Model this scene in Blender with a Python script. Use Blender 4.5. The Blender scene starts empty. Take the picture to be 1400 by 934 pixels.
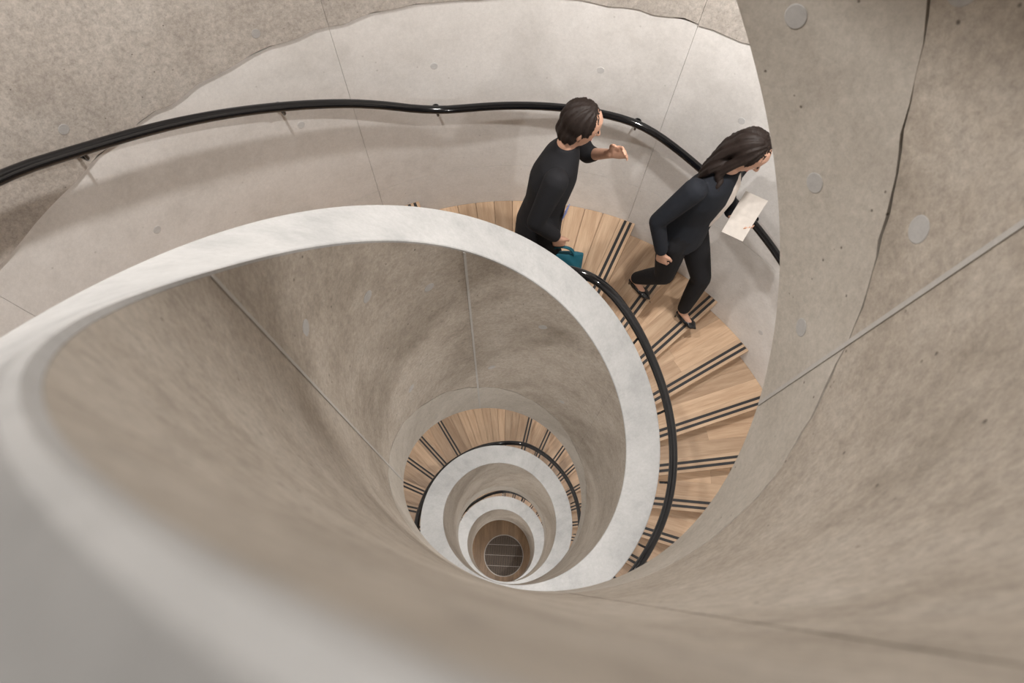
import bpy, bmesh, math, random
from math import sin, cos, pi, radians, degrees, sqrt, floor as ifloor
from mathutils import Vector, Matrix

random.seed(7)
scene = bpy.context.scene
COL = scene.collection

# ------------------------------------------------------------------ scale / datum
K = 1.12                      # metres per survey unit
ZF = 12.42                    # survey height of the camera datum above the hall floor
def S(x, y, z): return Vector((x * K, y * K, (z + ZF) * K))

# ------------------------------------------------------------------ camera
CAM = (-0.31114373, -0.47427897, -0.15640965)
F_PX, PITCH, YAW, ROLL = 753.367, 0.4119991, -0.4255656, 0.05967698
M3 = Matrix.Rotation(YAW, 3, 'Z') @ Matrix.Rotation(PITCH, 3, 'X') @ Matrix.Rotation(ROLL, 3, 'Z')
cam_data = bpy.data.cameras.new('camera')
cam = bpy.data.objects.new('camera', cam_data); COL.objects.link(cam)
cam.matrix_world = Matrix.Translation(S(*CAM)) @ M3.to_4x4()
cam_data.sensor_fit = 'HORIZONTAL'; cam_data.sensor_width = 36.0
cam_data.lens = 36.0 * F_PX / 1400.0
cam_data.clip_start = 0.004; cam_data.clip_end = 100
cam_data.dof.use_dof = True; cam_data.dof.focus_distance = 3.9; cam_data.dof.aperture_fstop = 4.5
scene.camera = cam

# ------------------------------------------------------------------ world, exposure
world = bpy.data.worlds.new('world'); scene.world = world; world.use_nodes = True
bg = world.node_tree.nodes['Background']
bg.inputs['Color'].default_value = (0.93, 0.96, 1.0, 1); bg.inputs['Strength'].default_value = 0.16
vs = scene.view_settings
vs.view_transform = 'Standard'; vs.look = 'None'; vs.gamma = 1.0; vs.use_curve_mapping = False
vs.exposure = 0.6
LAMP_W = 32.0                 # each recessed soffit lamp
LAMP_COL = (1.0, 0.965, 0.93)

# ------------------------------------------------------------------ surveyed curves of the stair
RW, TH, HF = 0.5703689, 0.1912912, 1.8448258
RO = 1.88
PITCH_Z = 3.8
HA = (-0.1884295, 0.0165283, -0.0103665, 0.0737738)
DR = [-0.0008, -0.0011, -0.0014, -0.0016, -0.0015, -0.0011, 0.0001, 0.0023, 0.0055, 0.0082, 0.0107, 0.0135, 0.0159, 0.0143, 0.0079, -0.0064, -0.0101, 0.0004, 0.0158, 0.0212, 0.0163, 0.012, 0.0145, 0.0221, 0.0293, 0.031, 0.0262, 0.0184, 0.0113, 0.006, 0.0019, -0.0016, -0.0045, -0.0071, -0.0093, -0.0113, -0.0113, -0.0067, 0.0012, 0.0087, 0.0126, 0.0107, 0.0038, -0.0049, -0.0119, -0.0149, -0.0153, -0.0145, -0.0131, -0.0116, -0.0096, -0.0075, -0.0103, -0.0171, -0.0218, -0.0221, -0.0204, -0.0198, -0.0188, -0.0158, -0.0119, -0.0081, -0.0046, -0.0016, 0.0011, 0.0036]
DT = [0.0, 0.0001, 0.0003, 0.0004, 0.0005, 0.0006, 0.0006, 0.0004, -0.0001, -0.0009, -0.0023, -0.0042, -0.0067, -0.0096, -0.0124, -0.0143, -0.014, -0.0096, -0.0028, 0.0001, -0.0006, -0.0006, 0.0017, 0.0048, 0.0065, 0.0061, 0.004, 0.0016, -0.0004, -0.0021, -0.0038, -0.0058, -0.0081, -0.0105, -0.0125, -0.0136, -0.0124, -0.0088, -0.0047, -0.0013, 0.0015, 0.0034, 0.0039, 0.0027, 0.0001, -0.0034, -0.0074, -0.0115, -0.0147, -0.0157, -0.0127, -0.0038, 0.0082, 0.0199, 0.029, 0.0337, 0.033, 0.0277, 0.0208, 0.0142, 0.0086, 0.0043, 0.0011, -0.0012, -0.003, -0.0046]
DH = [-0.0233, 0.0336, 0.0912, 0.1492, 0.2047, 0.2507, 0.2747, 0.257, 0.182, 0.1168, 0.0734, 0.0365, -0.0033, -0.0317, -0.0351, -0.0198, 0.0071, 0.0391, 0.0692, 0.0932, 0.1115, 0.1135, 0.0881, 0.0425, -0.0048, -0.0384, -0.0536, -0.0556, -0.0497, -0.0403, -0.03, -0.0204, -0.0123, -0.0059, -0.0011, 0.0024, 0.0049, 0.0067, 0.0078, 0.0083, 0.0079, 0.006, 0.0018, -0.0054, -0.0167, -0.0329, -0.0543, -0.0802, -0.1087, -0.1354, -0.1531, -0.1514, -0.1314, -0.1083, -0.1025, -0.1162, -0.1327, -0.1393, -0.129, -0.1075, -0.082, -0.0566, -0.0331, -0.0119, 0.0076, 0.0263]
NK = 66
def spl(arr, s):
    x = min(max((s + 0.8) * 16, 0), NK - 1.001); i = int(x); t = x - i
    im, i2 = max(i - 1, 0), min(i + 2, NK - 1)
    return ((1-t)**3 * arr[im] + (3*t**3 - 6*t*t + 4) * arr[i] + (-3*t**3 + 3*t*t + 3*t + 1) * arr[i+1] + t**3 * arr[i2]) / 6
def theta(s): return -pi/2 - 2*pi*s
def ang(s): return 270 - 360*s                 # unwrapped degrees, falling as the stair descends
def s_of(a): return (270 - a) / 360
def ztop(s):
    t = theta(s)
    return -PITCH_Z*s + HA[0]*cos(t) + HA[1]*sin(t) + HA[2]*cos(2*t) + HA[3]*sin(2*t)
def r_in(s): return RW + spl(DR, s)
def r_out(s): return r_in(s) + TH + spl(DT, s)
def z_low(s): return max(ztop(s) - HF - spl(DH, s), -ZF)

# treads: landing j has its lower nosing at A_j, level Z_j
STEP, RISE, LAND = 11.63, 0.1364, 46.0
NT = 26
A1, Z1 = 43.5, -3.28
PER = NT*STEP + LAND
def A_(j): return A1 - PER*(j-1)
def Z_(j): return Z1 - (NT+1)*RISE*(j-1)
def nose(a):
    j = 1 + ifloor((A1 + LAND - a) / PER + 1e-9)
    d = A_(j) - a
    if d <= 0:                                  # over the landing
        return Z_(j) + RISE * max(0.0, 1 - (LAND + d) / STEP)
    return max(Z_(j) - RISE * d / STEP, -ZF)

# ------------------------------------------------------------------ helpers
def obj(name, me, mat=None, parent=None):
    o = bpy.data.objects.new(name, me); COL.objects.link(o)
    if mat and me is not None and len(me.materials) == 0: me.materials.append(mat)
    o.parent = parent
    return o
def empty(name, loc=(0, 0, 0)):
    o = bpy.data.objects.new(name, None); COL.objects.link(o); o.location = loc; o.empty_display_size = 0.1
    return o
def tag(o, label=None, cat=None, group=None, kind=None):
    for k, v in (('label', label), ('category', cat), ('group', group), ('kind', kind)):
        if v: o[k] = v
    return o
def pydata(name, V, F, smooth=False):
    me = bpy.data.meshes.new(name); me.from_pydata([tuple(v) for v in V], [], F)
    if smooth:
        for p in me.polygons: p.use_smooth = True
    me.update(); return me
def loft(name, rows, closed=True, caps=True, sharp=True, smooth=True):
    """rows: list of cross-sections (equal length lists of Vectors). Sharp corners: strips with their own vertices."""
    V, F = [], []; n, m = len(rows), len(rows[0])
    for q in range(m if closed else m-1):
        q2 = (q+1) % m
        if sharp:
            b = len(V)
            for r in rows: V += [r[q], r[q2]]
            for i in range(n-1): F.append((b+2*i, b+2*i+1, b+2*i+3, b+2*i+2))
        else:
            if q == 0:
                for r in rows: V += list(r)
            for i in range(n-1): F.append((i*m+q, i*m+q2, (i+1)*m+q2, (i+1)*m+q))
    if caps and closed:
        for r, rev in ((rows[0], True), (rows[-1], False)):
            b = len(V); V += list(r); f = list(range(b, b+m)); F.append(tuple(reversed(f)) if rev else tuple(f))
    me = pydata(name, V, F, smooth)
    bm = bmesh.new(); bm.from_mesh(me)
    if not sharp: bmesh.ops.recalc_face_normals(bm, faces=bm.faces)
    bm.to_mesh(me); bm.free()
    return me
def box_mesh(name, x0, x1, y0, y1, z0, z1):
    V = [(x, y, z) for z in (z0, z1) for y in (y0, y1) for x in (x0, x1)]
    return pydata(name, V, [(0,2,3,1),(4,5,7,6),(0,1,5,4),(2,6,7,3),(0,4,6,2),(1,3,7,5)])
def prism(name, poly, z0, z1):
    n = len(poly)
    V = [(x, y, z0) for x, y in poly] + [(x, y, z1) for x, y in poly]
    F = [tuple(reversed(range(n))), tuple(range(n, 2*n))] + [(i, (i+1) % n, n+(i+1) % n, n+i) for i in range(n)]
    return pydata(name, V, F)
def tube(name, P, rad, seg=14):
    rows = []; n = len(P)
    for i, p in enumerate(P):
        t = (P[min(i+1, n-1)] - P[max(i-1, 0)]).normalized()
        u = Vector((0, 0, 1)) - t * t.z
        if u.length < 1e-3: u = Vector((1, 0, 0)) - t * t.x
        u.normalize(); w = t.cross(u)
        r = rad[i] if isinstance(rad, (list, tuple)) else rad
        rows.append([p + (u*cos(2*pi*k/seg) + w*sin(2*pi*k/seg)) * r for k in range(seg)])
    return loft(name, rows, sharp=False)
def pol(r, th, z): return S(r*cos(th), r*sin(th), z)

# ------------------------------------------------------------------ materials
def mat_new(name):
    m = bpy.data.materials.new(name); m.use_nodes = True
    nt = m.node_tree; return m, nt, nt.nodes['Principled BSDF']
def concrete(name, col, dark, light, rough=0.75, pits=0.5, bump=0.25, grain=1.0, pit_scale=26):
    m, nt, b = mat_new(name); N, L = nt.nodes, nt.links
    tc = N.new('ShaderNodeTexCoord')
    def noise(scale, detail, rgh=0.55, dist=0.0):
        n = N.new('ShaderNodeTexNoise'); n.inputs['Scale'].default_value = scale; n.inputs['Detail'].default_value = detail
        n.inputs['Roughness'].default_value = rgh; n.inputs['Distortion'].default_value = dist
        L.new(tc.outputs['Object'], n.inputs['Vector']); return n
    big = noise(1.7, 5, 0.6, 0.4); mid = noise(9, 6, 0.62, 0.2); fine = noise(170, 8, 0.75, 0.6)
    cr = N.new('ShaderNodeValToRGB'); e = cr.color_ramp.elements
    e[0].position = 0.30; e[0].color = (*dark, 1); e[1].position = 0.72; e[1].color = (*light, 1)
    x = e.new(0.5); x.color = (*col, 1)
    mx = N.new('ShaderNodeMix'); mx.data_type = 'FLOAT'; mx.inputs[0].default_value = 0.42
    L.new(big.outputs['Fac'], mx.inputs[2]); L.new(mid.outputs['Fac'], mx.inputs[3])
    L.new(mx.outputs[0], cr.inputs['Fac'])
    # fine speckle
    sp = N.new('ShaderNodeMapRange'); sp.inputs[1].default_value = 0.33; sp.inputs[2].default_value = 0.67
    sp.inputs[3].default_value = 1 - 0.20*grain; sp.inputs[4].default_value = 1 + 0.18*grain
    grn = noise(52, 6, 0.72, 0.3)
    gm = N.new('ShaderNodeMix'); gm.data_type = 'FLOAT'; gm.inputs[0].default_value = 0.6
    L.new(fine.outputs['Fac'], gm.inputs[2]); L.new(grn.outputs['Fac'], gm.inputs[3])
    L.new(gm.outputs[0], sp.inputs[0])
    mul = N.new('ShaderNodeMix'); mul.data_type = 'RGBA'; mul.blend_type = 'MULTIPLY'; mul.inputs[0].default_value = 1
    L.new(cr.outputs['Color'], mul.inputs[6]); L.new(sp.outputs[0], mul.inputs[7])
    # air holes
    vo = N.new('ShaderNodeTexVoronoi'); vo.inputs['Scale'].default_value = pit_scale; vo.inputs['Randomness'].default_value = 1
    L.new(tc.outputs['Object'], vo.inputs['Vector'])
    gate = N.new('ShaderNodeMath'); gate.operation = 'GREATER_THAN'; gate.inputs[1].default_value = 0.86 if pits < 0.85 else 0.76
    sx = N.new('ShaderNodeSeparateColor'); L.new(vo.outputs['Color'], sx.inputs['Color']); L.new(sx.outputs[0], gate.inputs[0])
    hole = N.new('ShaderNodeMapRange'); hole.inputs[1].default_value = 0.05; hole.inputs[2].default_value = 0.13
    hole.inputs[3].default_value = 1; hole.inputs[4].default_value = 0; L.new(vo.outputs['Distance'], hole.inputs[0])
    hg = N.new('ShaderNodeMath'); hg.operation = 'MULTIPLY'; L.new(gate.outputs[0], hg.inputs[0]); L.new(hole.outputs[0], hg.inputs[1])
    hs = N.new('ShaderNodeMath'); hs.operation = 'MULTIPLY'; hs.inputs[1].default_value = pits; L.new(hg.outputs[0], hs.inputs[0])
    pm = N.new('ShaderNodeMix'); pm.data_type = 'RGBA'; pm.inputs[7].default_value = (0.10, 0.085, 0.07, 1)
    L.new(hs.outputs[0], pm.inputs[0]); L.new(mul.outputs[2], pm.inputs[6])
    L.new(pm.outputs[2], b.inputs['Base Color'])
    b.inputs['Roughness'].default_value = rough
    ha = N.new('ShaderNodeMath'); ha.operation = 'MULTIPLY_ADD'; ha.inputs[1].default_value = -1.2*pits
    L.new(hg.outputs[0], ha.inputs[0]); L.new(gm.outputs[0], ha.inputs[2])
    ad = N.new('ShaderNodeMath'); ad.operation = 'ADD'; L.new(ha.outputs[0], ad.inputs[0]); L.new(mid.outputs['Fac'], ad.inputs[1])
    bp = N.new('ShaderNodeBump'); bp.inputs['Strength'].default_value = bump; bp.inputs['Distance'].default_value = 0.004
    L.new(ad.outputs[0], bp.inputs['Height']); L.new(bp.outputs['Normal'], b.inputs['Normal'])
    return m
def plain(name, col, rough=0.5, metal=0.0, spec=0.5):
    m, nt, b = mat_new(name)
    b.inputs['Roughness'].default_value = rough; b.inputs['Metallic'].default_value = metal
    b.inputs['Specular IOR Level'].default_value = spec
    N, L = nt.nodes, nt.links
    tc = N.new('ShaderNodeTexCoord'); n = N.new('ShaderNodeTexNoise'); n.inputs['Scale'].default_value = 35; n.inputs['Detail'].default_value = 4
    L.new(tc.outputs['Object'], n.inputs['Vector'])
    r = N.new('ShaderNodeMapRange'); r.inputs[3].default_value = 0.85; r.inputs[4].default_value = 1.15; L.new(n.outputs['Fac'], r.inputs[0])
    mx = N.new('ShaderNodeMix'); mx.data_type = 'RGBA'; mx.blend_type = 'MULTIPLY'; mx.inputs[0].default_value = 1
    mx.inputs[6].default_value = (*col, 1); L.new(r.outputs[0], mx.inputs[7]); L.new(mx.outputs[2], b.inputs['Base Color'])
    return m
def wood(name, a, c, var=0.25, scale=1.0):
    m, nt, b = mat_new(name); N, L = nt.nodes, nt.links
    tc = N.new('ShaderNodeTexCoord'); oi = N.new('ShaderNodeObjectInfo')
    mp = N.new('ShaderNodeMapping'); mp.inputs['Scale'].default_value = (1.1*scale, 13*scale, 13*scale)
    L.new(tc.outputs['Object'], mp.inputs['Vector'])
    of = N.new('ShaderNodeVectorMath'); of.operation = 'ADD'
    rv = N.new('ShaderNodeMath'); rv.operation = 'MULTIPLY'; rv.inputs[1].default_value = 37.0; L.new(oi.outputs['Random'], rv.inputs[0])
    L.new(mp.outputs[0], of.inputs[0]); L.new(rv.outputs[0], of.inputs[1])
    n1 = N.new('ShaderNodeTexNoise'); n1.inputs['Scale'].default_value = 1.6; n1.inputs['Detail'].default_value = 7; n1.inputs['Distortion'].default_value = 0.9
    L.new(of.outputs[0], n1.inputs['Vector'])
    mp2 = N.new('ShaderNodeMapping'); mp2.inputs['Scale'].default_value = (4, 9, 9); L.new(of.outputs[0], mp2.inputs['Vector'])
    n2 = N.new('ShaderNodeTexNoise'); n2.inputs['Scale'].default_value = 2.2; n2.inputs['Detail'].default_value = 3
    L.new(mp2.outputs[0], n2.inputs['Vector'])
    mxf = N.new('ShaderNodeMix'); mxf.data_type = 'FLOAT'; mxf.inputs[0].default_value = 0.35
    L.new(n1.outputs['Fac'], mxf.inputs[2]); L.new(n2.outputs['Fac'], mxf.inputs[3])
    cr = N.new('ShaderNodeValToRGB'); e = cr.color_ramp.elements
    e[0].position = 0.33; e[0].color = (*a, 1); e[1].position = 0.66; e[1].color = (*c, 1)
    L.new(mxf.outputs[0], cr.inputs['Fac'])
    vr = N.new('ShaderNodeMapRange'); vr.inputs[3].default_value = 1 - var; vr.inputs[4].default_value = 1 + var; L.new(oi.outputs['Random'], vr.inputs[0])
    mx = N.new('ShaderNodeMix'); mx.data_type = 'RGBA'; mx.blend_type = 'MULTIPLY'; mx.inputs[0].default_value = 1
    L.new(cr.outputs['Color'], mx.inputs[6]); L.new(vr.outputs[0], mx.inputs[7]); L.new(mx.outputs[2], b.inputs['Base Color'])
    b.inputs['Roughness'].default_value = 0.42
    bp = N.new('ShaderNodeBump'); bp.inputs['Strength'].default_value = 0.12; bp.inputs['Distance'].default_value = 0.002
    L.new(n2.outputs['Fac'], bp.inputs['Height']); L.new(bp.outputs['Normal'], b.inputs['Normal'])
    return m

M_FACE = concrete('concrete_balustrade', (0.375, 0.33, 0.28), (0.24, 0.205, 0.165), (0.47, 0.428, 0.378), 0.7, 0.9, 0.45, 1.6)
M_BAND = concrete('concrete_stringer', (0.43, 0.395, 0.35), (0.34, 0.305, 0.265), (0.50, 0.465, 0.42), 0.7, 0.9, 0.30, 1.0, 30)
M_TOP = concrete('concrete_coping', (0.395, 0.395, 0.392), (0.28, 0.284, 0.286), (0.47, 0.468, 0.463), 0.5, 0.12, 0.08, 0.6)
M_WALL = concrete('concrete_wall_smooth', (0.71, 0.693, 0.674), (0.59, 0.572, 0.55), (0.78, 0.765, 0.75), 0.6, 0.25, 0.10, 0.5, 18)
M_ROUGH = concrete('concrete_wall_rough', (0.44, 0.403, 0.365), (0.34, 0.305, 0.27), (0.52, 0.485, 0.447), 0.85, 0.8, 0.34, 1.9, 34)
M_JOINT = concrete('mortar_joint', (0.42, 0.405, 0.385), (0.36, 0.345, 0.33), (0.47, 0.455, 0.435), 0.7, 0.05, 0.1, 0.5)
M_PLUGW = concrete('pale_grout_plug', (0.56, 0.555, 0.55), (0.50, 0.495, 0.49), (0.61, 0.605, 0.60), 0.8, 0.05, 0.1, 0.6)
M_PLUG = concrete('grout_plug', (0.385, 0.375, 0.365), (0.33, 0.32, 0.31), (0.43, 0.42, 0.41), 0.8, 0.05, 0.1, 0.6)
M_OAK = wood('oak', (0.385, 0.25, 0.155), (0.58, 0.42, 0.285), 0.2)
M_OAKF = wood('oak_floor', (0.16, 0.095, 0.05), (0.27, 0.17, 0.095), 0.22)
M_STRIP = plain('black_rubber', (0.018, 0.018, 0.02), 0.6)
M_RAIL = plain('black_painted_steel', (0.005, 0.005, 0.006), 0.09, 0, 0.5)
M_GRILLE = plain('bronze_slat', (0.11, 0.078, 0.055), 0.45, 0.2)
M_GRBK = plain('grille_shade', (0.012, 0.010, 0.009), 0.9)  # near-black colour stands for the shade below the grille slats
M_RING = plain('pale_metal', (0.34, 0.31, 0.28), 0.4, 0.5)

# ------------------------------------------------------------------ floor
R0 = RO * K
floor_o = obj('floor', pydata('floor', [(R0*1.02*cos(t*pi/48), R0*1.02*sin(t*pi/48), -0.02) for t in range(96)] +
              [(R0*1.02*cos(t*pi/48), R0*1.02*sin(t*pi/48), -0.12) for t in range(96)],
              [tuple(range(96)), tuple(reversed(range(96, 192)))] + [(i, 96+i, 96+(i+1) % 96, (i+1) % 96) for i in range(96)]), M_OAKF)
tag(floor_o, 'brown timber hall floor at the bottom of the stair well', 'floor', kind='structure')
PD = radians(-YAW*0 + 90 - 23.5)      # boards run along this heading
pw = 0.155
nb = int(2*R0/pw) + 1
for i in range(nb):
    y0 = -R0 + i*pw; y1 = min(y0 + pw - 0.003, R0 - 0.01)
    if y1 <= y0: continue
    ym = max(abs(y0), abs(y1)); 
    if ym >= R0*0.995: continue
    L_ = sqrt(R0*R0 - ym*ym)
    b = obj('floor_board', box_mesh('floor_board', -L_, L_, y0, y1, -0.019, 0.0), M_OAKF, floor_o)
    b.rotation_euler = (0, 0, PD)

# ------------------------------------------------------------------ outer wall: shell with concrete panels in courses
WTOP = 5.6
def arc_slab(name, r0, r1, a0, a1, z0, z1, seg=None, low=None):
    n = seg or max(3, int((a1-a0)/2.0))
    rows = []
    for i in range(n+1):
        a = radians(a0 + (a1-a0)*i/n)
        zl = z0 + (low(degrees(a)) if low else 0)
        rows.append([pol(r1, a, zl), pol(r0, a, zl), pol(r0, a, z1), pol(r1, a, z1)])
    return loft(name, rows)
wall = obj('wall_outer', None)
bpy.data.objects.remove(wall)
rows = []
for i in range(97):
    a = 2*pi*i/96
    rows.append([pol(RO+0.22, a, -ZF-0.1), pol(RO+0.028, a, -ZF-0.1), pol(RO+0.028, a, WTOP), pol(RO+0.22, a, WTOP)])
wall = obj('wall_outer', loft('wall_outer', rows, caps=False), M_ROUGH)
tag(wall, 'round concrete stairwell wall of large cast panels carrying the outer handrail', 'wall', kind='structure')
NP_ = 7; PA = 360.0/NP_
def wob(a): return 0.005*sin(a*0.31) + 0.004*sin(a*0.83+1) + 0.004*sin(a*2.3) + 0.003*sin(a*5.1)
COURSES = [(-1.82, WTOP, True), (-2.93, -1.82, False), (-5.7, -2.93, False), (-9.5, -5.7, False), (-ZF, -9.5, False)]
for z0, z1, rough in COURSES:
    for q in range(NP_):
        a0 = 45.15 + q*PA
        g = 0.022
        me = arc_slab('concrete_panel', RO - (0.007 if rough else 0), RO+0.027, a0+g, a0+PA-g, z0 + (0 if rough else 0.001), z1 - 0.0012, low=(wob if rough else None))
        obj('concrete_panel', me, M_ROUGH if rough else M_WALL, wall)

def disc_plug(r, th_deg, z, rad, inward, parent, proud=0.0015, mat=M_PLUG):
    """grout plug lying on a cylindrical face of radius r"""
    th = radians(th_deg); nrm = Vector((cos(th), sin(th), 0)) * inward
    c = pol(r, th, z); up = Vector((0, 0, 1)); t = up.cross(nrm)
    seg = 20
    ring = lambda R, d: [c + nrm*d + (t*cos(2*pi*i/seg) + up*sin(2*pi*i/seg))*R for i in range(seg)]
    me = loft('grout_plug', [ring(rad, -0.01), ring(rad, proud*0.6), ring(rad*0.93, proud)], sharp=False, smooth=False)
    return obj('grout_plug', me, mat, parent)
for th_, z_ in [(105.7, -1.74), (130.3, -1.66), (130.5, -2.254), (83.0, -2.15), (57.0, -2.17), (105, -2.25), (9.6, -3.45), (34.0, -2.2), (155, -1.5), (118, -1.3)]:
    disc_plug(RO - (0.007 if z_ > -1.80 else 0), th_, z_, 0.019*K, -1, wall, mat=(M_PLUG if z_ > -1.80 else M_PLUGW))

# ------------------------------------------------------------------ the spiral staircase
stair = empty('spiral_staircase', (0, 0, 0))
tag(stair, 'spiral staircase with oak treads and solid curved concrete balustrade around an open well', 'staircase')
S0, S1 = -2.0, 3.0
JS = 77.5
joint_s = [s_of(253.5 if k == 1 else 171.5 + JS*k) for k in range(9, -13, -1)]
cuts = [S0] + [s for s in joint_s if S0 + 0.02 < s < S1 - 0.02] + [S1]
def crackw(s): return 0.006*sin(s*61) + 0.004*sin(s*147+1.3) + 0.003*sin(s*390)
PROUD = 0.0
GAP = 0.008
def frange(a, b, n): return [a + (b-a)*i/n for i in range(n+1)]
SPLIT = 1.50
def z_split(s): return max(ztop(s) - SPLIT + crackw(s), -ZF)
for c0, c1 in zip(cuts[:-1], cuts[1:]):
    n = max(4, int((c1-c0)*150)); e = 0.0006
    ea, eb = [e if ang(c) > 60 else 0.0001 for c in (c0, c1)]
    ss = frange(c0+ea, c1-eb, n)
    # upper cast panel
    rows = []
    for s in ss:
        t = theta(s); ri, ro, zt = r_in(s), r_out(s), ztop(s)
        zs = z_split(s); zb = min(max(nose(ang(s)) - 0.12, -ZF), zt - 0.2)
        zs = min(zs, zt - 0.1)
        rows.append([pol(ri, t, zs), pol(ri, t, zt - 0.014), pol(ro, t, zt - 0.014), pol(ro, t, zb), pol(ri + 0.06, t, zs)])
    obj('balustrade_panel', loft('balustrade_panel', rows), M_FACE, stair)
    # lower band and soffit slab under the treads
    rows = []
    for s in ss:
        t = theta(s); ri, ro = r_in(s) + PROUD, r_out(s)
        zs, zl = z_split(s), z_low(s)
        zs -= GAP*(1 + 0.5*sin(s*83) + 0.4*sin(s*211))
        if zl > zs - 0.03: zs = zl + 0.03
        zn = nose(ang(s))
        zo = max(zn - 0.40, -ZF); zu = max(zn - 0.17, -ZF + 0.012)
        zo = min(zo, zu - 0.005)
        rows.append([pol(ri, t, zl), pol(ri, t, zs), pol(ri + 0.03, t, zs), pol(ro - 0.04, t, max(zs, zu)), pol(ro - 0.02, t, zu), pol(RO - 0.004, t, zu), pol(RO - 0.004, t, zo), pol((ri+RO)/2, t, min(zu - 0.01, max(zl*0.45 + zo*0.55, -ZF)))])
    obj('stringer', loft('stringer', rows), M_BAND, stair)
rows = []
for s in frange(S0, S1, 750):
    t = theta(s); ri, ro, zt = r_in(s), r_out(s), ztop(s)
    rows.append([pol(ri, t, zt - 0.0135), pol(ri, t, zt - 0.004), pol(ri + 0.004, t, zt), pol(ro - 0.004, t, zt), pol(ro, t, zt - 0.004), pol(ro, t, zt - 0.0135)])
obj('coping', loft('coping', rows), M_TOP, stair)
# rounded end of the balustrade at the hall floor
t = theta(S1); rm = (r_in(S1) + r_out(S1))/2; rh = (r_out(S1) - r_in(S1))/2
cen = pol(rm, t, 0); zt = (ztop(S1) + ZF)*K
ring = lambda R, z: [Vector((cen.x + R*K*cos(2*pi*i/28), cen.y + R*K*sin(2*pi*i/28), z)) for i in range(28)]
obj('balustrade_end', loft('balustrade_end', [ring(rh, 0.0), ring(rh, zt - 0.016)], sharp=False), M_FACE, stair)
obj('coping', loft('coping', [ring(rh, zt - 0.0155), ring(rh, zt - 0.004), ring(rh - 0.004, zt)], sharp=False, smooth=False), M_TOP, stair)
# pale vertical joint strips in the well face
for s in [x for x in cuts[1:-1] if abs(ang(x) - 253.5) > 1 and ang(x) > 60]:
    a = ang(s); hw = 0.2 if abs(a - 253.5) < 1 else 0.5
    rows = []
    for da in (-hw, -hw*0.3, hw*0.3, hw):
        ss_ = s_of(a + da); t = theta(ss_); r = r_in(ss_)
        rows.append([pol(r + 0.012, t, z_low(ss_) + 0.01), pol(r - 0.0025, t, z_low(ss_) + 0.01), pol(r - 0.0025, t, ztop(ss_) - 0.016), pol(r + 0.012, t, ztop(ss_) - 0.016)])
    obj('joint_strip', loft('joint_strip', rows), M_JOINT, stair)
# grout plugs in the well face  (angle, turn, depth below the coping)
for a, tn, d, rr in [(1, 0, 1.42, .026), (-22.7, 0, 1.38, .024), (22.1, 0, 1.89, .022), (0.2, 0, 1.82, .022), (-22.6, 0, 1.77, .022), (45, 0, 1.3, .026),
                 (109.4, 1, .30, .022), (158.8, 1, .31, .022), (132.9, 1, .30, .022), (132, 1, 1.2, .022), (85, 1, 1.15, .022), (60, 1, .35, .022), (40, 1, 1.1, .022)]:
    s = s_of(a + (360 if tn == 0 else 0)); 
    disc_plug(r_in(s) + (PROUD if d > SPLIT else 0), a, ztop(s) - d, rr*K, -1, stair)

# ---- treads
RI_T = RW + TH - 0.05         # treads run a little into the balustrade
TT = 0.045
def wedge_poly(y0, y1, d, ri, ro, x0=None, x1=None):
    """strip of a tread between y0 and y1 (metres): bounded by radii and by the back edge line at angle d"""
    tb = math.tan(d)
    def xin(y):
        a = max(sqrt(max(ri*ri - y*y, 0)), (y - 0.018)/tb if y > 0.018 else 0)
        return a if x0 is None else max(a, x0)
    def xout(y):
        a = sqrt(ro*ro - y*y); return a if x1 is None else min(a, x1)
    ys = frange(y0, y1, 3)
    if xin(y1) >= xout(y1):                       # back edge cuts the strip off
        yb = y0
        for k in range(40):
            yy = y0 + (y1-y0)*k/40
            if xin(yy) < xout(yy): yb = yy
        ys = frange(y0, yb, 3)
        if yb - y0 < 0.004: return None
    P = [(xin(y), y) for y in ys] + [(xout(y), y) for y in reversed(ys)]
    return P
RI_M, RO_M = RI_T*K, (RO - 0.002)*K
D_ = radians(STEP)
ymax = RO_M*sin(D_) + 0.018
bw = [0.0, 0.115, 0.225, 0.335, ymax]
full = prism('tread', wedge_poly(0.0, ymax*0.999, D_, RI_M, RO_M), -TT, 0.0)
def tread_mesh(top, with_riser=True):
    P = []
    ys = frange(0.0, ymax, 12)
    tb = math.tan(D_)
    left, right = [], []
    for y in ys:
        xi = max(sqrt(max(RI_M**2 - y*y, 0)), (y-0.018)/tb if y > 0.018 else 0); xo = sqrt(RO_M**2 - y*y)
        if xi < xo: left.append((xi, y)); right.append((xo, y))
    poly = left + right[::-1]
    n = len(poly)
    V = [(x, y, -TT) for x, y in poly] + [(x, y, top) for x, y in poly]
    F = [tuple(reversed(range(n))), tuple(range(n, 2*n))] + [(i, (i+1) % n, n+(i+1) % n, n+i) for i in range(n)]
    b = len(V); h = RISE*K
    V += [(x, y, z) for z in (-h - 0.001, -TT) for y in (0.018, 0.04) for x in (RI_M, sqrt(RO_M**2 - 0.04**2))]
    F += [(b+0, b+2, b+3, b+1), (b+4, b+5, b+7, b+6), (b+0, b+1, b+5, b+4), (b+2, b+6, b+7, b+3), (b+0, b+4, b+6, b+2), (b+1, b+3, b+7, b+5)]
    me = pydata('tread', V, F)
    bm = bmesh.new(); bm.from_mesh(me); bmesh.ops.recalc_face_normals(bm, faces=bm.faces); bm.to_mesh(me); bm.free()
    me.materials.append(M_OAK)
    return me
ME_FULL = tread_mesh(0.0); ME_BASE = tread_mesh(-0.013)
def fixn(me):
    bm = bmesh.new(); bm.from_mesh(me); bmesh.ops.recalc_face_normals(bm, faces=bm.faces); bm.to_mesh(me); bm.free(); return me
strip_me = []
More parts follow.
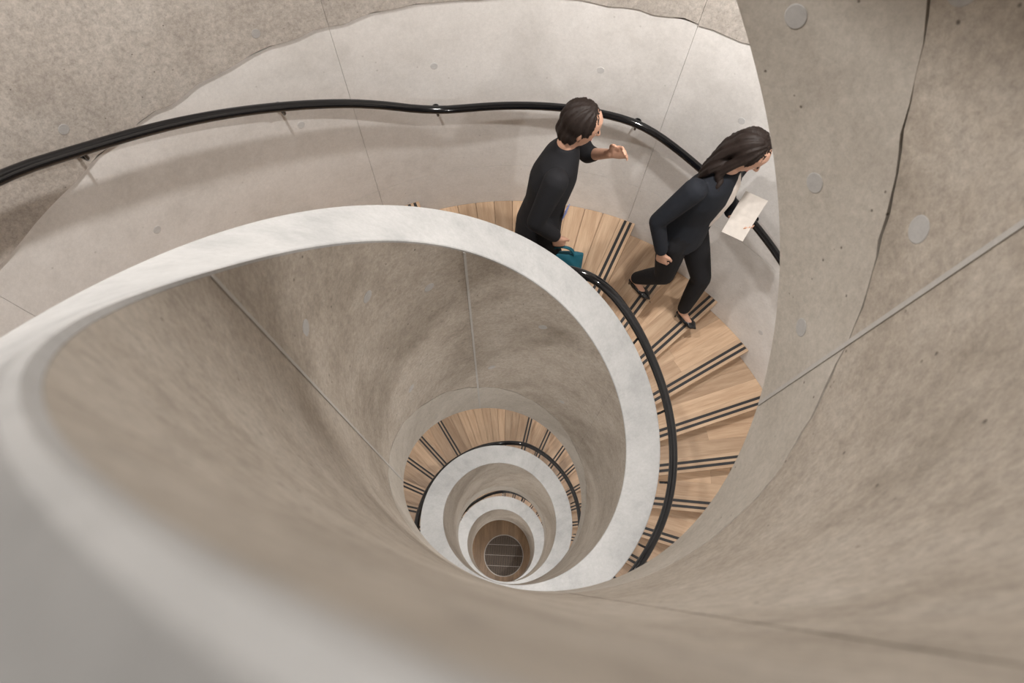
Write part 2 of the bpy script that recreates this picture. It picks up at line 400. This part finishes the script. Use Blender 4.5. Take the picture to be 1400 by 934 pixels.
for y0, y1 in ((0.022, 0.043), (0.064, 0.085)):
    me = fixn(prism('nosing_strip', wedge_poly(y0, y1, D_, RI_M, RO_M - 0.004), -0.004, 0.0012)); me.materials.append(M_STRIP); strip_me.append(me)
# board sets: each variant is a list of meshes
def boards(variant, split):
    rnd = random.Random(variant*17+3); out = []
    for i in range(4):
        y0, y1 = bw[i], bw[i+1]
        cutx = []
        if split and i > 0 and rnd.random() < 0.55: cutx = [RI_M + (RO_M-RI_M)*rnd.uniform(0.4, 0.7)]
        xs = [None] + cutx + [None]
        for a, b in zip(xs[:-1], xs[1:]):
            p = wedge_poly(y0 + (0.0007 if i else 0), y1, D_, RI_M, RO_M, (a + 0.0007) if a else None, b)
            if p and max(q[0] for q in p) - min(q[0] for q in p) > 0.06:
                good = all(p[k][0] < p[len(p)-1-k][0] for k in range(len(p)//2))
                if not good: continue
                me = fixn(prism('board', p, -0.0125, 0.0)); me.materials.append(M_OAK); out.append(me)
    return out
BV = [boards(v, True) for v in range(4)]
BU = boards(9, False)
def put_tread(a, z, detail, idx):
    t = obj('tread', ME_FULL if detail == 0 else ME_BASE, None, stair)
    t.location = (0, 0, (z + ZF)*K); t.rotation_euler = (0, 0, radians(a))
    for m_ in strip_me: obj('nosing_strip', m_, None, t)
    if detail:
        for m_ in (BV[idx % 4] if detail == 2 else BU): obj('board', m_, None, t)
    return t
# landing: flat sector with radial boards
def landing(j, detail):
    a0, z = A_(j), Z_(j)
    W_ = LAND
    n = 24
    inn = [(RI_M*cos(radians(W_*i/n)), RI_M*sin(radians(W_*i/n))) for i in range(n+1)]
    out = [(RO_M*cos(radians(W_*i/n)), RO_M*sin(radians(W_*i/n))) for i in range(n+1)]
    me = fixn(prism('landing', inn + out[::-1], -RISE*K, -0.0135 if detail else 0.0))
    t = obj('landing', me, M_OAK, stair); t.location = (0, 0, (z + ZF)*K); t.rotation_euler = (0, 0, radians(a0))
    for m_ in strip_me: obj('nosing_strip', m_, None, t)
    if detail:
        yb = 0.115; NBD = 11
        fr = RO_M
        d0 = degrees(math.asin(yb/fr))
        # nosing board, parallel to the edge
        me = fixn(prism('board', [(RI_M, 0), (RI_M, yb*RI_M/fr*1.0 + 0.055)] + [(RO_M*cos(math.asin(yb/fr)), yb), (RO_M, 0)], -0.0125, 0.0))
        obj('board', me, M_OAK, t)
        p0 = degrees(math.atan2(yb*RI_M/fr + 0.055, RI_M)); q0 = d0
        for i in range(NBD):
            f0, f1 = i/NBD, (i+1)/NBD - 0.004
            P = []
            for k in range(4):
                f = f0 + (f1-f0)*k/3; aa = radians(p0 + (W_ - p0)*f); P.append((RI_M*cos(aa), RI_M*sin(aa)))
            for k in range(3, -1, -1):
                f = f0 + (f1-f0)*k/3; aa = radians(q0 + 0.08 + (W_ - q0)*f); P.append((RO_M*cos(aa), RO_M*sin(aa)))
            am = radians((p0 + q0)/2 + (W_ - (p0+q0)/2)*(f0+f1)/2)
            R_ = Matrix.Rotation(-am, 2)
            P2 = [tuple(R_ @ Vector(p)) for p in P]
            b = obj('board', fixn(prism('board', P2, -0.0125, 0.0)), M_OAK, t); b.rotation_euler = (0, 0, am)
    return t
idx = 0
for j in range(0, 4):
    landing(j, detail=(j in (1, 2)))
    for i in range(1, NT+1):
        a, z = A_(j) - i*STEP, Z_(j) - i*RISE
        if z < -ZF + RISE*0.5: break
        det = 0
        if j == 1 and i <= 12: det = 2
        elif (j == 1 and i >= 21) or (j == 2 and i <= 9): det = 1
        put_tread(a, z, det, idx); idx += 1
    if z < -ZF + RISE*0.5: break

# ------------------------------------------------------------------ handrails
RAIL_TAB = [(15.9, -2.736), (28.4, -2.600), (40.4, -2.462), (46.5, -2.39), (50, -2.368), (58, -2.362), (71, -2.366), (80, -2.366), (85, -2.345), (90, -2.275), (95, -2.199), (107.1, -2.035), (119.6, -1.857), (131.4, -1.690), (138.4, -1.575)]
def cubic(tab, x):
    for (x0, y0), (x1, y1) in zip(tab[:-1], tab[1:]):
        if x0 <= x <= x1: return y0 + (y1-y0)*(x-x0)/(x1-x0)
def rail_z_raw(a):
    if 15.9 <= a <= 138.4: return cubic(RAIL_TAB, a)
    z = nose(a - 5.8) + 0.915
    if a > 138.4: return z + (-1.575 - (nose(132.6) + 0.915)) * max(0, 1 - (a-138.4)/120)
    return z + (-2.736 - (nose(10.1) + 0.915)) * max(0, 1 - (15.9-a)/120)
def rail_z(a): return sum(rail_z_raw(a + d)*w for d, w in ((-3, .2), (-1.5, .2), (0, .2), (1.5, .2), (3, .2)))
outer_rail = empty('handrail', pol(RO - 0.085, radians(-70), -ZF))
tag(outer_rail, 'black steel handrail on brackets along the round outer concrete wall', 'handrail')
inv = -outer_rail.location
RR = RO - 0.085
aa = [400 - 2*i for i in range(int((400 + 660)/2))]
obj('rail', tube('rail', [pol(RR, radians(a), rail_z(a)) + inv for a in aa], 0.0235), M_RAIL, outer_rail)
inner_rail_flag = [None]
def bracket(parent, inv, rr, rw, a, zr, name='bracket'):
    th = radians(a); sgn = 1 if rw > rr else -1
    p0 = pol(rr, th, zr) + inv; out = Vector((cos(th), sin(th), 0))*sgn
    d = abs(rw-rr)*K
    P = [p0 + Vector((0, 0, -0.018)), p0 + Vector((0, 0, -0.045)) + out*0.004, p0 + Vector((0, 0, -0.062)) + out*0.018, p0 + Vector((0, 0, -0.066)) + out*(d*0.6), p0 + Vector((0, 0, -0.066)) + out*(d - 0.001)]
    b = obj(name, tube(name, P, 0.0075, 10), M_RAIL, parent)
    c = P[-1]; t = Vector((0, 0, 1)).cross(out)
    rg = lambda R, dd: [c + out*dd + (t*cos(2*pi*i/16) + Vector((0, 0, 1))*sin(2*pi*i/16))*R for i in range(16)]
    if parent is not inner_rail_flag[0]: obj('wall_rose', loft('wall_rose', [rg(0.024, 0.001), rg(0.024, -0.006), rg(0.019, -0.009)], sharp=False, smooth=False), M_RAIL, b)
for a in [131.2, 107.0, 83.6, 49.2, 24.0, 0, -24, -48] + list(range(155, 400, 24)) + list(range(-72, -650, -24)):
    bracket(outer_rail, inv, RR, RO, a, rail_z(a))

IRAIL = [(-374.4, -6.896), (-352.7, -6.665), (-329.6, -6.40), (-303.4, -6.089), (-281.4, -6.044), (-254.9, -5.87), (-227.7, -5.571), (-208.9, -5.322), (-192.7, -5.033),
         (-64.1, -3.62), (-49.1, -3.51), (-32.5, -3.335), (-14.5, -3.17), (0.5, -3.01), (15.1, -2.835), (23.6, -2.71), (32.4, -2.585), (41.3, -2.47), (48.8, -2.425), (55.9, -2.43), (78, -2.43), (90, -2.275)]
def irail_z(a):
    if IRAIL[0][0] <= a <= IRAIL[-1][0]: return cubic(IRAIL, a)
    if a > 90: return nose(a) + 0.865
    return nose(a) + 0.884 + 0.10*min((-374.4 - a)/90, 1)
def i_off(a): return 0.055 + 0.015*min(max((-64 - a)/120, 0), 1)
def irail_zs(a): return sum(irail_z(a + d) for d in (-4, -2, 0, 2, 4))/5
inv2 = Vector((0, 0, 0))
aa = [400 - 2*i for i in range(int((400 + 800)/2))]
aa = [a for a in aa if nose(a) > -ZF + 0.05]
inner_rail = obj('inner_handrail', tube('inner_handrail', [pol(r_out(s_of(a)) + i_off(a), radians(a), irail_zs(a)) + inv2 for a in aa], 0.026), M_RAIL, stair)
inner_rail_flag[0] = inner_rail
for a in range(384, -700, -24):
    if nose(a) > -ZF + 0.1: bracket(inner_rail, inv2, r_out(s_of(a)) + i_off(a), r_out(s_of(a)), a, irail_zs(a))

# ------------------------------------------------------------------ round grille in the hall floor
gc = Vector((-0.015*K, -0.05*K, 0.0)); gr = 0.41*K
grille = empty('floor_grille', gc); grille.rotation_euler = (0, 0, PD)
tag(grille, 'round dark slatted floor grille with pale rim in the hall floor', 'floor grille')
ring = lambda R, z: [Vector((R*cos(2*pi*i/64), R*sin(2*pi*i/64), z)) for i in range(64)]
obj('shade_disc', loft('shade_disc', [ring(gr, 0.0002), ring(gr, 0.002)], sharp=False, smooth=False), M_GRBK, grille)  # flat disc on the floor, shade between the slats put into its colour
rw_ = []
for i in range(65):
    a = 2*pi*i/64
    rw_.append([Vector((R*cos(a), R*sin(a), z)) for R, z in ((gr, 0.0005), (gr, 0.012), (gr-0.018, 0.012), (gr-0.018, 0.0005))])
obj('rim', loft('rim', rw_, caps=False), M_RING, grille)
ns = 30
for i in range(ns):
    y = -gr + 0.02 + (2*gr - 0.04)*(i+0.5)/ns; L_ = sqrt((gr-0.019)**2 - y*y)
    obj('slat', box_mesh('slat', -L_, L_, y-0.0085, y+0.0085, 0.002, 0.010), M_GRILLE, grille)
for x in (-0.5*gr, 0.0, 0.5*gr):
    L_ = sqrt((gr-0.019)**2 - x*x)
    obj('cross_bar', box_mesh('cross_bar', x-0.004, x+0.004, -L_, L_, 0.0102, 0.0125), M_RING, grille)

# ------------------------------------------------------------------ people
M_SKIN = plain('skin', (0.52, 0.30, 0.21), 0.5)
M_BLACK = plain('black_cloth', (0.008, 0.008, 0.010), 0.85, 0, 0.3)
M_NAVY = plain('dark_navy_cloth', (0.010, 0.012, 0.017), 0.85, 0, 0.3)
M_HAIR = plain('dark_brown_hair', (0.014, 0.008, 0.006), 0.62, 0, 0.3)
M_SHOE = plain('black_patent', (0.008, 0.008, 0.009), 0.2)
M_CREAM = plain('cream_blouse', (0.62, 0.56, 0.51), 0.8)
M_PAPER = plain('paper', (0.52, 0.48, 0.44), 0.8)
M_TEAL = plain('teal_cloth', (0.004, 0.10, 0.145), 0.7)
M_WHITE = plain('eye_white', (0.75, 0.73, 0.70), 0.3)
M_LIP = plain('lip', (0.42, 0.15, 0.13), 0.5)
M_BLUE = plain('badge_blue', (0.16, 0.24, 0.55), 0.4)

def join_to_mesh(name, meshes, voxel, it=6, fac=0.5):
    bm = bmesh.new()
    for m in meshes: bm.from_mesh(m)
    me = bpy.data.meshes.new(name); bm.to_mesh(me); bm.free()
    o = bpy.data.objects.new('temp_shape', me); COL.objects.link(o)
    r = o.modifiers.new('r', 'REMESH'); r.mode = 'VOXEL'; r.voxel_size = voxel
    sm = o.modifiers.new('s', 'SMOOTH'); sm.factor = fac; sm.iterations = it
    dg = bpy.context.evaluated_depsgraph_get(); dg.update()
    res = bpy.data.meshes.new_from_object(o.evaluated_get(dg))
    bpy.data.objects.remove(o)
    res.name = name
    for p in res.polygons: p.use_smooth = True
    return res
def ellip(c, ax, rad, nu=16, nv=12):
    rows = []
    for i in range(1, nv):
        ph = pi*i/nv
        rows.append([c + ax[0]*(rad[0]*sin(ph)*cos(2*pi*k/nu)) + ax[1]*(rad[1]*sin(ph)*sin(2*pi*k/nu)) + ax[2]*(rad[2]*cos(ph)) for k in range(nu)])
    return loft('e', rows, sharp=False)
def ringloft(P, lat, dep, ab, seg=20):
    rows = [[p + lat*(a*cos(2*pi*k/seg)) + dep*(b*sin(2*pi*k/seg)) for k in range(seg)] for p, (a, b) in zip(P, ab)]
    return loft('r', rows, sharp=False)
def limb(P, R, seg=14):
    P = [Vector(p) for p in P]
    d0 = (P[0]-P[1]).normalized(); d1 = (P[-1]-P[-2]).normalized()
    Q, q = [], []
    Q += [P[0] + d0*R[0]*0.85, P[0] + d0*R[0]*0.5]; q += [R[0]*0.45, R[0]*0.85]
    for i in range(len(P)-1):
        for k in range(4):
            f = k/4; Q.append(P[i].lerp(P[i+1], f)); q.append(R[i] + (R[i+1]-R[i])*f)
    Q.append(P[-1]); q.append(R[-1])
    Q += [P[-1] + d1*R[-1]*0.5, P[-1] + d1*R[-1]*0.85]; q += [R[-1]*0.85, R[-1]*0.45]
    # bend-safe tube: smooth the inner joints a little
    return tube('l', Q, q, seg)
def limbs(P, R, seg=14): return [limb([a, b], [c, d], seg) for a, b, c, d in zip(P[:-1], P[1:], R[:-1], R[1:])]
def hand(W, d, n, t, curl=0.5):
    """W wrist, d direction of the fingers, n palm normal, t towards the thumb"""
    d = d.normalized(); n = (n - d*n.dot(d)).normalized(); t = (t - d*t.dot(d) - n*t.dot(n)).normalized()
    out = [ringloft([W - d*0.02, W + d*0.01, W + d*0.045, W + d*0.082, W + d*0.092], t, n, [(0.024, 0.019), (0.027, 0.018), (0.037, 0.016), (0.039, 0.013), (0.03, 0.009)])]
    for off, ln in ((0.029, 0.070), (0.010, 0.079), (-0.010, 0.073), (-0.028, 0.058)):
        p = W + d*0.08 + t*off; P = [p - d*0.02, p]; dd = d.copy(); a = 0
        for f in (0.45, 0.32, 0.23):
            a += curl*0.75
            P.append(P[-1] + (d*cos(a) + n*sin(a))*(ln*f))
        out += limbs(P, [0.009, 0.0092, 0.0086, 0.0078, 0.0066], 8)
    b = W + d*0.018 + t*0.024
    out += limbs([b, b + d*0.022 + t*0.022 + n*0.010, b + d*0.050 + t*0.030 + n*0.020, b + d*0.070 + t*0.026 + n*0.028], [0.013, 0.0115, 0.0095, 0.0075], 8)
    return out
def shoe(ankle, toe, up, heel_h):
    """pump: pointed toe, slender heel"""
    toe = Vector(toe); heel = Vector(ankle) - up*(0.075) - (toe-Vector(ankle)).normalized()*0.025
    ax = (toe - heel); L_ = ax.length; ax.normalize(); lat = up.cross(ax).normalized(); upn = ax.cross(lat)
    P, ab = [], []
    for f, a, b, dz in ((0.0, .014, .012, .018), (0.04, .032, .034, .020), (0.2, .036, .036, .012), (0.42, .034, .022, .002), (0.62, .041, .026, .006), (0.8, .036, .023, 0.006), (0.93, .014, .010, 0.0), (1.0, .004, .005, 0)):
        P.append(heel + ax*(L_*f) + upn*(dz + 0.004)); ab.append((a, b))
    return [ringloft(P, lat, upn, ab, 14)], heel
def person(label, base, fwd, left, J, hair_len, mats, opts):
    up = Vector((0, 0, 1))
    root = empty('person', base); tag(root, label, 'person')
    L = lambda q: fwd*q[0] + left*q[1] + up*q[2]
    g = {k: L(v) for k, v in J.items()}
    hf = L(opts['look']).normalized(); hu = (up - hf*up.dot(hf)).normalized(); hl = hu.cross(hf).normalized()
    H = g['head']
    # --- body (one continuous skin)
    skin = []
    rr = [(-.118, .012, .016, .030), (-.105, .034, .036, .026), (-.075, .052, .062, .014), (-.03, .066, .082, .004), (.02, .073, .092, -.002), (.06, .071, .090, -.006), (.092, .052, .066, -.008), (.110, .022, .028, -.008)]
    skin.append(ringloft([H + hu*z + hf*o for z, a, b, o in rr], hl, hf, [(a, b) for z, a, b, o in rr]))
    skin.append(ringloft([H + hf*0.082 + hu*0.012, H + hf*0.094 - hu*0.012, H + hf*0.104 - hu*0.030, H + hf*0.088 - hu*0.040], hl, hf, [(.007, .008), (.010, .012), (.015, .013), (.012, .010)], 10))
    for sd in (1, -1): skin.append(ellip(H + hl*(0.074*sd) - hf*0.008 - hu*0.012, (hf, hl, hu), (.016, .007, .030), 10, 8))
    skin += limbs([g['neck'] - up*0.06, g['neck'], H - hu*0.07 - hf*0.02], [.060, .052, .050])
    pl, ch = g['pelvis'], g['chest']
    sl = (g['sh_l'] - g['sh_r']).normalized(); hlv = (g['hip_l'] - g['hip_r']).normalized(); dp = sl.cross(up).normalized()
    skin.append(ringloft([pl - up*0.06, pl, pl.lerp(ch, .45), ch, ch.lerp(g['neck'], .6), g['neck'] - up*0.02], sl, dp, [(.13, .09), (.15, .10), (.115, .085), (.135, .095), (.12, .075), (.05, .05)]))
    for sd in ('l', 'r'):
        skin += limbs([g['sh_'+sd], g['el_'+sd], g['wr_'+sd]], [.046, .037, .024])
        skin += hand(g['wr_'+sd], L(opts['hd_'+sd]), L(opts['hn_'+sd]), L(opts['ht_'+sd]), opts['curl_'+sd])
        skin += limbs([g['hip_'+sd], g['kn_'+sd], g['an_'+sd]], [.080, .052, .032])
        t_ = g['toe_'+sd]; a_ = g['an_'+sd]
        skin += limbs([a_, a_.lerp(t_, .45) - up*.012, a_.lerp(t_, .8)], [.030, .022, .012])
    body = obj('body', join_to_mesh('body', skin, 0.0065, 4), M_SKIN, root)
    for sd in (1, -1):
        e = obj('eye', ellip(H + hl*(0.031*sd) + hf*0.069 - hu*0.002, (hl, hu, hf), (.012, .006, .007), 10, 8), M_WHITE, root)
        obj('iris', ellip(H + hl*(0.031*sd) + hf*0.0735 - hu*0.002, (hl, hu, hf), (.0055, .0055, .004), 8, 6), M_HAIR, e)
        obj('eyebrow', ellip(H + hl*(0.032*sd) + hf*0.078 + hu*0.016, (hl, hu, hf), (.018, .004, .005), 8, 6), M_HAIR, root)
    obj('mouth', ellip(H + hf*0.078 - hu*0.064, (hl, hu, hf), (.022, .007, .008), 10, 8), M_LIP, root)
    # --- trousers
    tr = [ringloft([pl + up*.10, pl + up*.03, pl - up*.05, pl - up*.11], hlv, hlv.cross(up).normalized(), [(.148, .112), (.168, .125), (.170, .125), (.13, .10)])]
    for sd in ('l', 'r'):
        a_, k_ = g['an_'+sd], g['kn_'+sd]
        tr += limbs([g['hip_'+sd], g['hip_'+sd].lerp(k_, .5), k_, k_.lerp(a_, .5), a_.lerp(k_, .10)], [.100, .088, .068, .060, .048])
    obj('trousers', join_to_mesh('trousers', tr, 0.010, 5), mats['trousers'], root)
    # --- jacket or top
    jk = [ringloft([pl - up*opts['hem'], pl + up*.02, pl.lerp(ch, .5), ch, ch.lerp(g['neck'], .55), g['neck'] - up*.015, g['neck'] + up*.012], sl, dp,
                   [(.182, .138), (.172, .132), (.142, .115), (.165, .125), (.150, .098), (.080, .068), (.060, .056)])]
    for sd in ('l', 'r'):
        e_, w_ = g['el_'+sd], g['wr_'+sd]
        jk += limbs([g['sh_'+sd], g['sh_'+sd].lerp(e_, .5), e_, e_.lerp(w_, opts['sleeve_'+sd])], [.066, .058, .050, .040])
    obj(opts['top_name'], join_to_mesh('top', jk, 0.010, 6), mats['top'], root)
    if opts.get('blouse'):
        bl = [ringloft([pl + up*.12 + dp*-.0 + fwd*.075, pl.lerp(ch, .6) + fwd*.078, ch + fwd*.085, ch.lerp(g['neck'], .6) + fwd*.062, g['neck'] + fwd*.035], sl, fwd, [(.045, .055), (.050, .055), (.058, .055), (.050, .045), (.03, .03)])]
        obj('blouse', join_to_mesh('blouse', bl, 0.009, 4), M_CREAM, root)
    # --- shoes
    for sd in ('l', 'r'):
        ms, heel = shoe(g['an_'+sd], g['toe_'+sd], up, 0.06)
        sh = obj('shoe', join_to_mesh('shoe', ms, 0.005, 3), M_SHOE, root)
        gz = g['toe_'+sd].z - 0.012
        hp = Vector((heel.x, heel.y, heel.z + 0.012)); 
        hb = hp - up*0.055 if opts['raised'] == sd else Vector((heel.x, heel.y, gz))
        obj('heel', tube('heel', [hp, hp.lerp(hb, .5), hb], [.014, .008, .006], 10), M_SHOE, sh)
    # --- hair
    hr = [ellip(H + hu*0.026 - hf*0.020, (hl, hf, hu), (.086, .098, .096), 18, 14)]
    cut = []
    pts_ = [H + hu*0.05 - hf*0.05]
    if hair_len > 0:
        nb_ = g['neck']
        chain = [H + hu*.02 - hf*.062, H - hu*.06 - hf*.075, nb_ - fwd*.075 + up*.01, nb_ - fwd*.10 - up*(hair_len*.5), nb_ - fwd*.10 - up*hair_len]
        hr.append(ringloft(chain, hl, hf, [(.080, .045), (.082, .042), (.095, .040), (.085, .035), (.045, .018)]))
        for sd in (1, -1):
            hr += limbs([H + hl*(.062*sd) + hu*.03 - hf*.005, H + hl*(.078*sd) - hu*.06 - hf*.01, H + hl*(.085*sd) - hu*.13 - hf*.01, nb_ + hl*(.10*sd) - up*(hair_len*.45) + fwd*.015], [.028, .026, .026, .014], 10)
    else:
        hr.append(ellip(H - hf*.040 - hu*.045, (hl, hf, hu), (.080, .068, .075)))
    me = join_to_mesh('hair', hr, 0.008, 4)
    # open the hair over the face
    bm = bmesh.new(); bm.from_mesh(me); bm.normal_update()
    for v_ in bm.verts:
        q = v_.co - H; az = math.atan2(q.dot(hl), -q.dot(hf) + 0.02)
        v_.co += v_.normal * (0.0035*sin(az*17) + 0.0022*sin(az*31 + q.dot(hu)*9) + 0.0018*sin(az*53 + 2))
    dead = [v_ for v_ in bm.verts if (v_.co - H).dot(hf) > 0.045 and (v_.co - H).dot(hu) < 0.055 and abs((v_.co - H).dot(hl)) < 0.068 and (v_.co - H).dot(hu) > -0.16]
    bmesh.ops.delete(bm, geom=dead, context='VERTS'); bm.to_mesh(me); bm.free()
    obj('hair', me, M_HAIR, root)
    return root, L, g

def stand(r, a_deg, z):
    a = radians(a_deg); return pol(r, a, z), Vector((sin(a), -cos(a), 0)), Vector((cos(a), sin(a), 0))
# woman with the jacket, stepping down from the first tread below the landing
bA, fA, lA = stand(1.47, 32.5, Z1 - RISE)
dz = -RISE*K
JA = dict(pelvis=(-.01, .02, .84), chest=(.015, .04, 1.17), neck=(.05, .05, 1.355), head=(.095, .075, 1.475),
          sh_r=(-.03, -.125, 1.30), sh_l=(.07, .215, 1.30), el_r=(-.13, -.20, 1.04), wr_r=(-.03, -.20, .82), el_l=(.06, .275, 1.03), wr_l=(.19, .13, 1.0),
          hip_r=(-.02, -.07, .82), hip_l=(.0, .11, .82), kn_r=(.03, -.05, .44), an_r=(-.155, .0, .155), toe_r=(.015, .0, .016),
          kn_l=(.24, .10, .41), an_l=(.26, .09, dz + .125), toe_l=(.42, .085, dz + .016))
JA = {k: (a, b, c*1.05 if c > .3 else c) for k, (a, b, c) in JA.items()}
optA = dict(look=(.80, .02, -.45), hd_r=(.25, .05, -1), hn_r=(0, 1, 0), ht_r=(1, 0, 0.2), curl_r=.55, hd_l=(.75, -.35, .0), hn_l=(.1, .3, 1), ht_l=(.3, .9, .2), curl_l=.6,
            hem=.09, sleeve_l=.88, sleeve_r=.9, top_name='jacket', blouse=True, raised='r')
pA, LA, gA = person('person in black jacket and trousers with long dark hair, stepping down the stairs holding papers', bA, fA, lA, JA, .17, dict(trousers=M_BLACK, top=M_NAVY), optA)
# the papers in the hand
def sheet(name, c, u, w, a, b, th, mat, n=6, sag=0.0):
    nrm = u.cross(w).normalized(); V, F = [], []
    for side in (0, 1):
        for i in range(n+1):
            for k in (0, 1):
                f = i/n; V.append(c + u*(a*(f-.5)) + w*(b*(k-.5)) + nrm*(sag*sin(pi*f) + th*side))
    m_ = 2*(n+1)
    for i in range(n):
        q = 2*i; F += [(q, q+1, q+3, q+2), (m_+q, m_+q+2, m_+q+3, m_+q+1), (q, q+2, m_+q+2, m_+q), (q+1, m_+q+1, m_+q+3, q+3)]
    F += [(0, m_, m_+1, 1), (2*n, 2*n+1, m_+2*n+1, m_+2*n)]
    me = fixn(pydata(name, V, F)); return me
hp = bA + gA['wr_l'] + LA((.075, -.035, .012))
u_ = LA((-.05, .60, .80)).normalized(); w_ = LA((.95, .15, -.06)).normalized()
pap = obj('paper_sheets', sheet('paper_sheets', Vector((0, 0, 0)), u_, w_, .25, .13, .004, M_PAPER, 6, .012), M_PAPER)
pap.location = bA + gA['wr_l'] + LA((.06, -.045, .09))
tag(pap, 'white paper sheets held out by the person in the black jacket', 'papers')

# second person, on the landing
bB, fB, lB = stand(1.17, 63.6, Z1)
JB = dict(pelvis=(-.03, -.02, .86), chest=(.02, .03, 1.20), neck=(.065, .07, 1.39), head=(.125, .095, 1.505),
          sh_r=(.03, -.115, 1.335), sh_l=(.08, .235, 1.335), el_r=(-.05, -.20, 1.10), wr_r=(.08, -.16, .92), el_l=(.20, .25, 1.14), wr_l=(.30, .12, 1.30),
          hip_r=(-.03, -.10, .84), hip_l=(-.03, .07, .84), kn_r=(.12, -.09, .46), an_r=(.14, -.08, .10), toe_r=(.30, -.075, .016),
          kn_l=(-.06, .08, .45), an_l=(-.32, .08, .20), toe_l=(-.17, .08, .016))
optB = dict(look=(.9, .05, -.30), hd_r=(.2, .1, -1), hn_r=(0, 1, 0), ht_r=(1, 0, .2), curl_r=.95, hd_l=(.5, -.35, .55), hn_l=(-.4, -.6, .0), ht_l=(-.3, .3, .9), curl_l=.5,
            hem=.16, sleeve_l=.30, sleeve_r=.85, top_name='tunic', blouse=False, raised='l')
pB, LB, gB = person('person in plain black tunic on the landing, one bare forearm raised in front', bB, fB, lB, JB, 0, dict(trousers=M_BLACK, top=M_BLACK), optB)
# teal bag hanging from the lower hand
gp = bB + gB['wr_r'] + LB((.03, .022, -.115))
bag = empty('tote_bag', gp - Vector((0, 0, .40))); tag(bag, 'teal fabric bag hanging from the hand of the person in the black tunic', 'bag')
o_ = Vector((0, 0, .40))
U, Wd = LB((1, .1, 0)).normalized(), LB((-.1, 1, 0)).normalized()
rows = []
for z, a, b in ((-.36, .02, .01), (-.355, .13, .045), (-.33, .145, .055), (-.22, .150, .055), (-.10, .145, .035), (-.075, .142, .012)):
    rows.append([o_ + Vector((0, 0, z)) + U*(a*(abs(cos(q))**.6)*(1 if cos(q) > 0 else -1)) + Wd*(b*(abs(sin(q))**.6)*(1 if sin(q) > 0 else -1)) for q in [2*pi*k/24 for k in range(24)]])
obj('bag_body', loft('bag_body', rows, sharp=False), M_TEAL, bag)
for sd in (-1, 1):
    P = [o_ + U*(.085*sg*(1-abs(f)) if False else .085*cos(pi*f)) + Vector((0, 0, -.09 + .085*sin(pi*f))) + Wd*(.014*sd*(1 - .8*sin(pi*f))) for f in frange(0, 1, 14) for sg in (1,)]
    obj('handle', tube('handle', P, .006, 8), M_TEAL, bag)
bc = bB + LB((.108, -.065, 1.03))
badge = obj('id_badge', sheet('id_badge', Vector((0, 0, 0)), LB((.45, 1, 0)).normalized(), LB((.10, 0, 1)).normalized(), .055, .085, .003, M_BLUE, 1), M_BLUE)
badge.location = bc; tag(badge, 'small blue identity card at the waist of the person in the black tunic', 'badge')

# ------------------------------------------------------------------ lamps recessed in the soffits
def soffit_lamp(s):
    a = ang(s); t = theta(s); zn = nose(a); rm = 1.20
    zl, zo = z_low(s), zn - 0.40
    z = min(zn - 0.18, zl*0.45 + zo*0.55) - 0.05
    if z < -ZF + 1.5: return
    ld = bpy.data.lights.new('soffit_lamp', 'AREA'); ld.shape = 'DISK'; ld.size = 0.14; ld.energy = LAMP_W * (1.0 if s < -1 else 1.38 if s < -0.5 else 1.15 if s < -0.2 else 0.58 if s < 0.1 else 0.42 if s < 0.6 else 0.55); ld.color = LAMP_COL
    lo = bpy.data.objects.new('soffit_lamp', ld); COL.objects.link(lo); lo.location = pol(rm, t, z)
LAMP_S0, LAMP_DS, LAMP_N = -1.82, 0.25, 17
for k in range(LAMP_N):
    s_ = LAMP_S0 + k*LAMP_DS
    if not -1.12 < s_ < -0.78: soffit_lamp(s_)
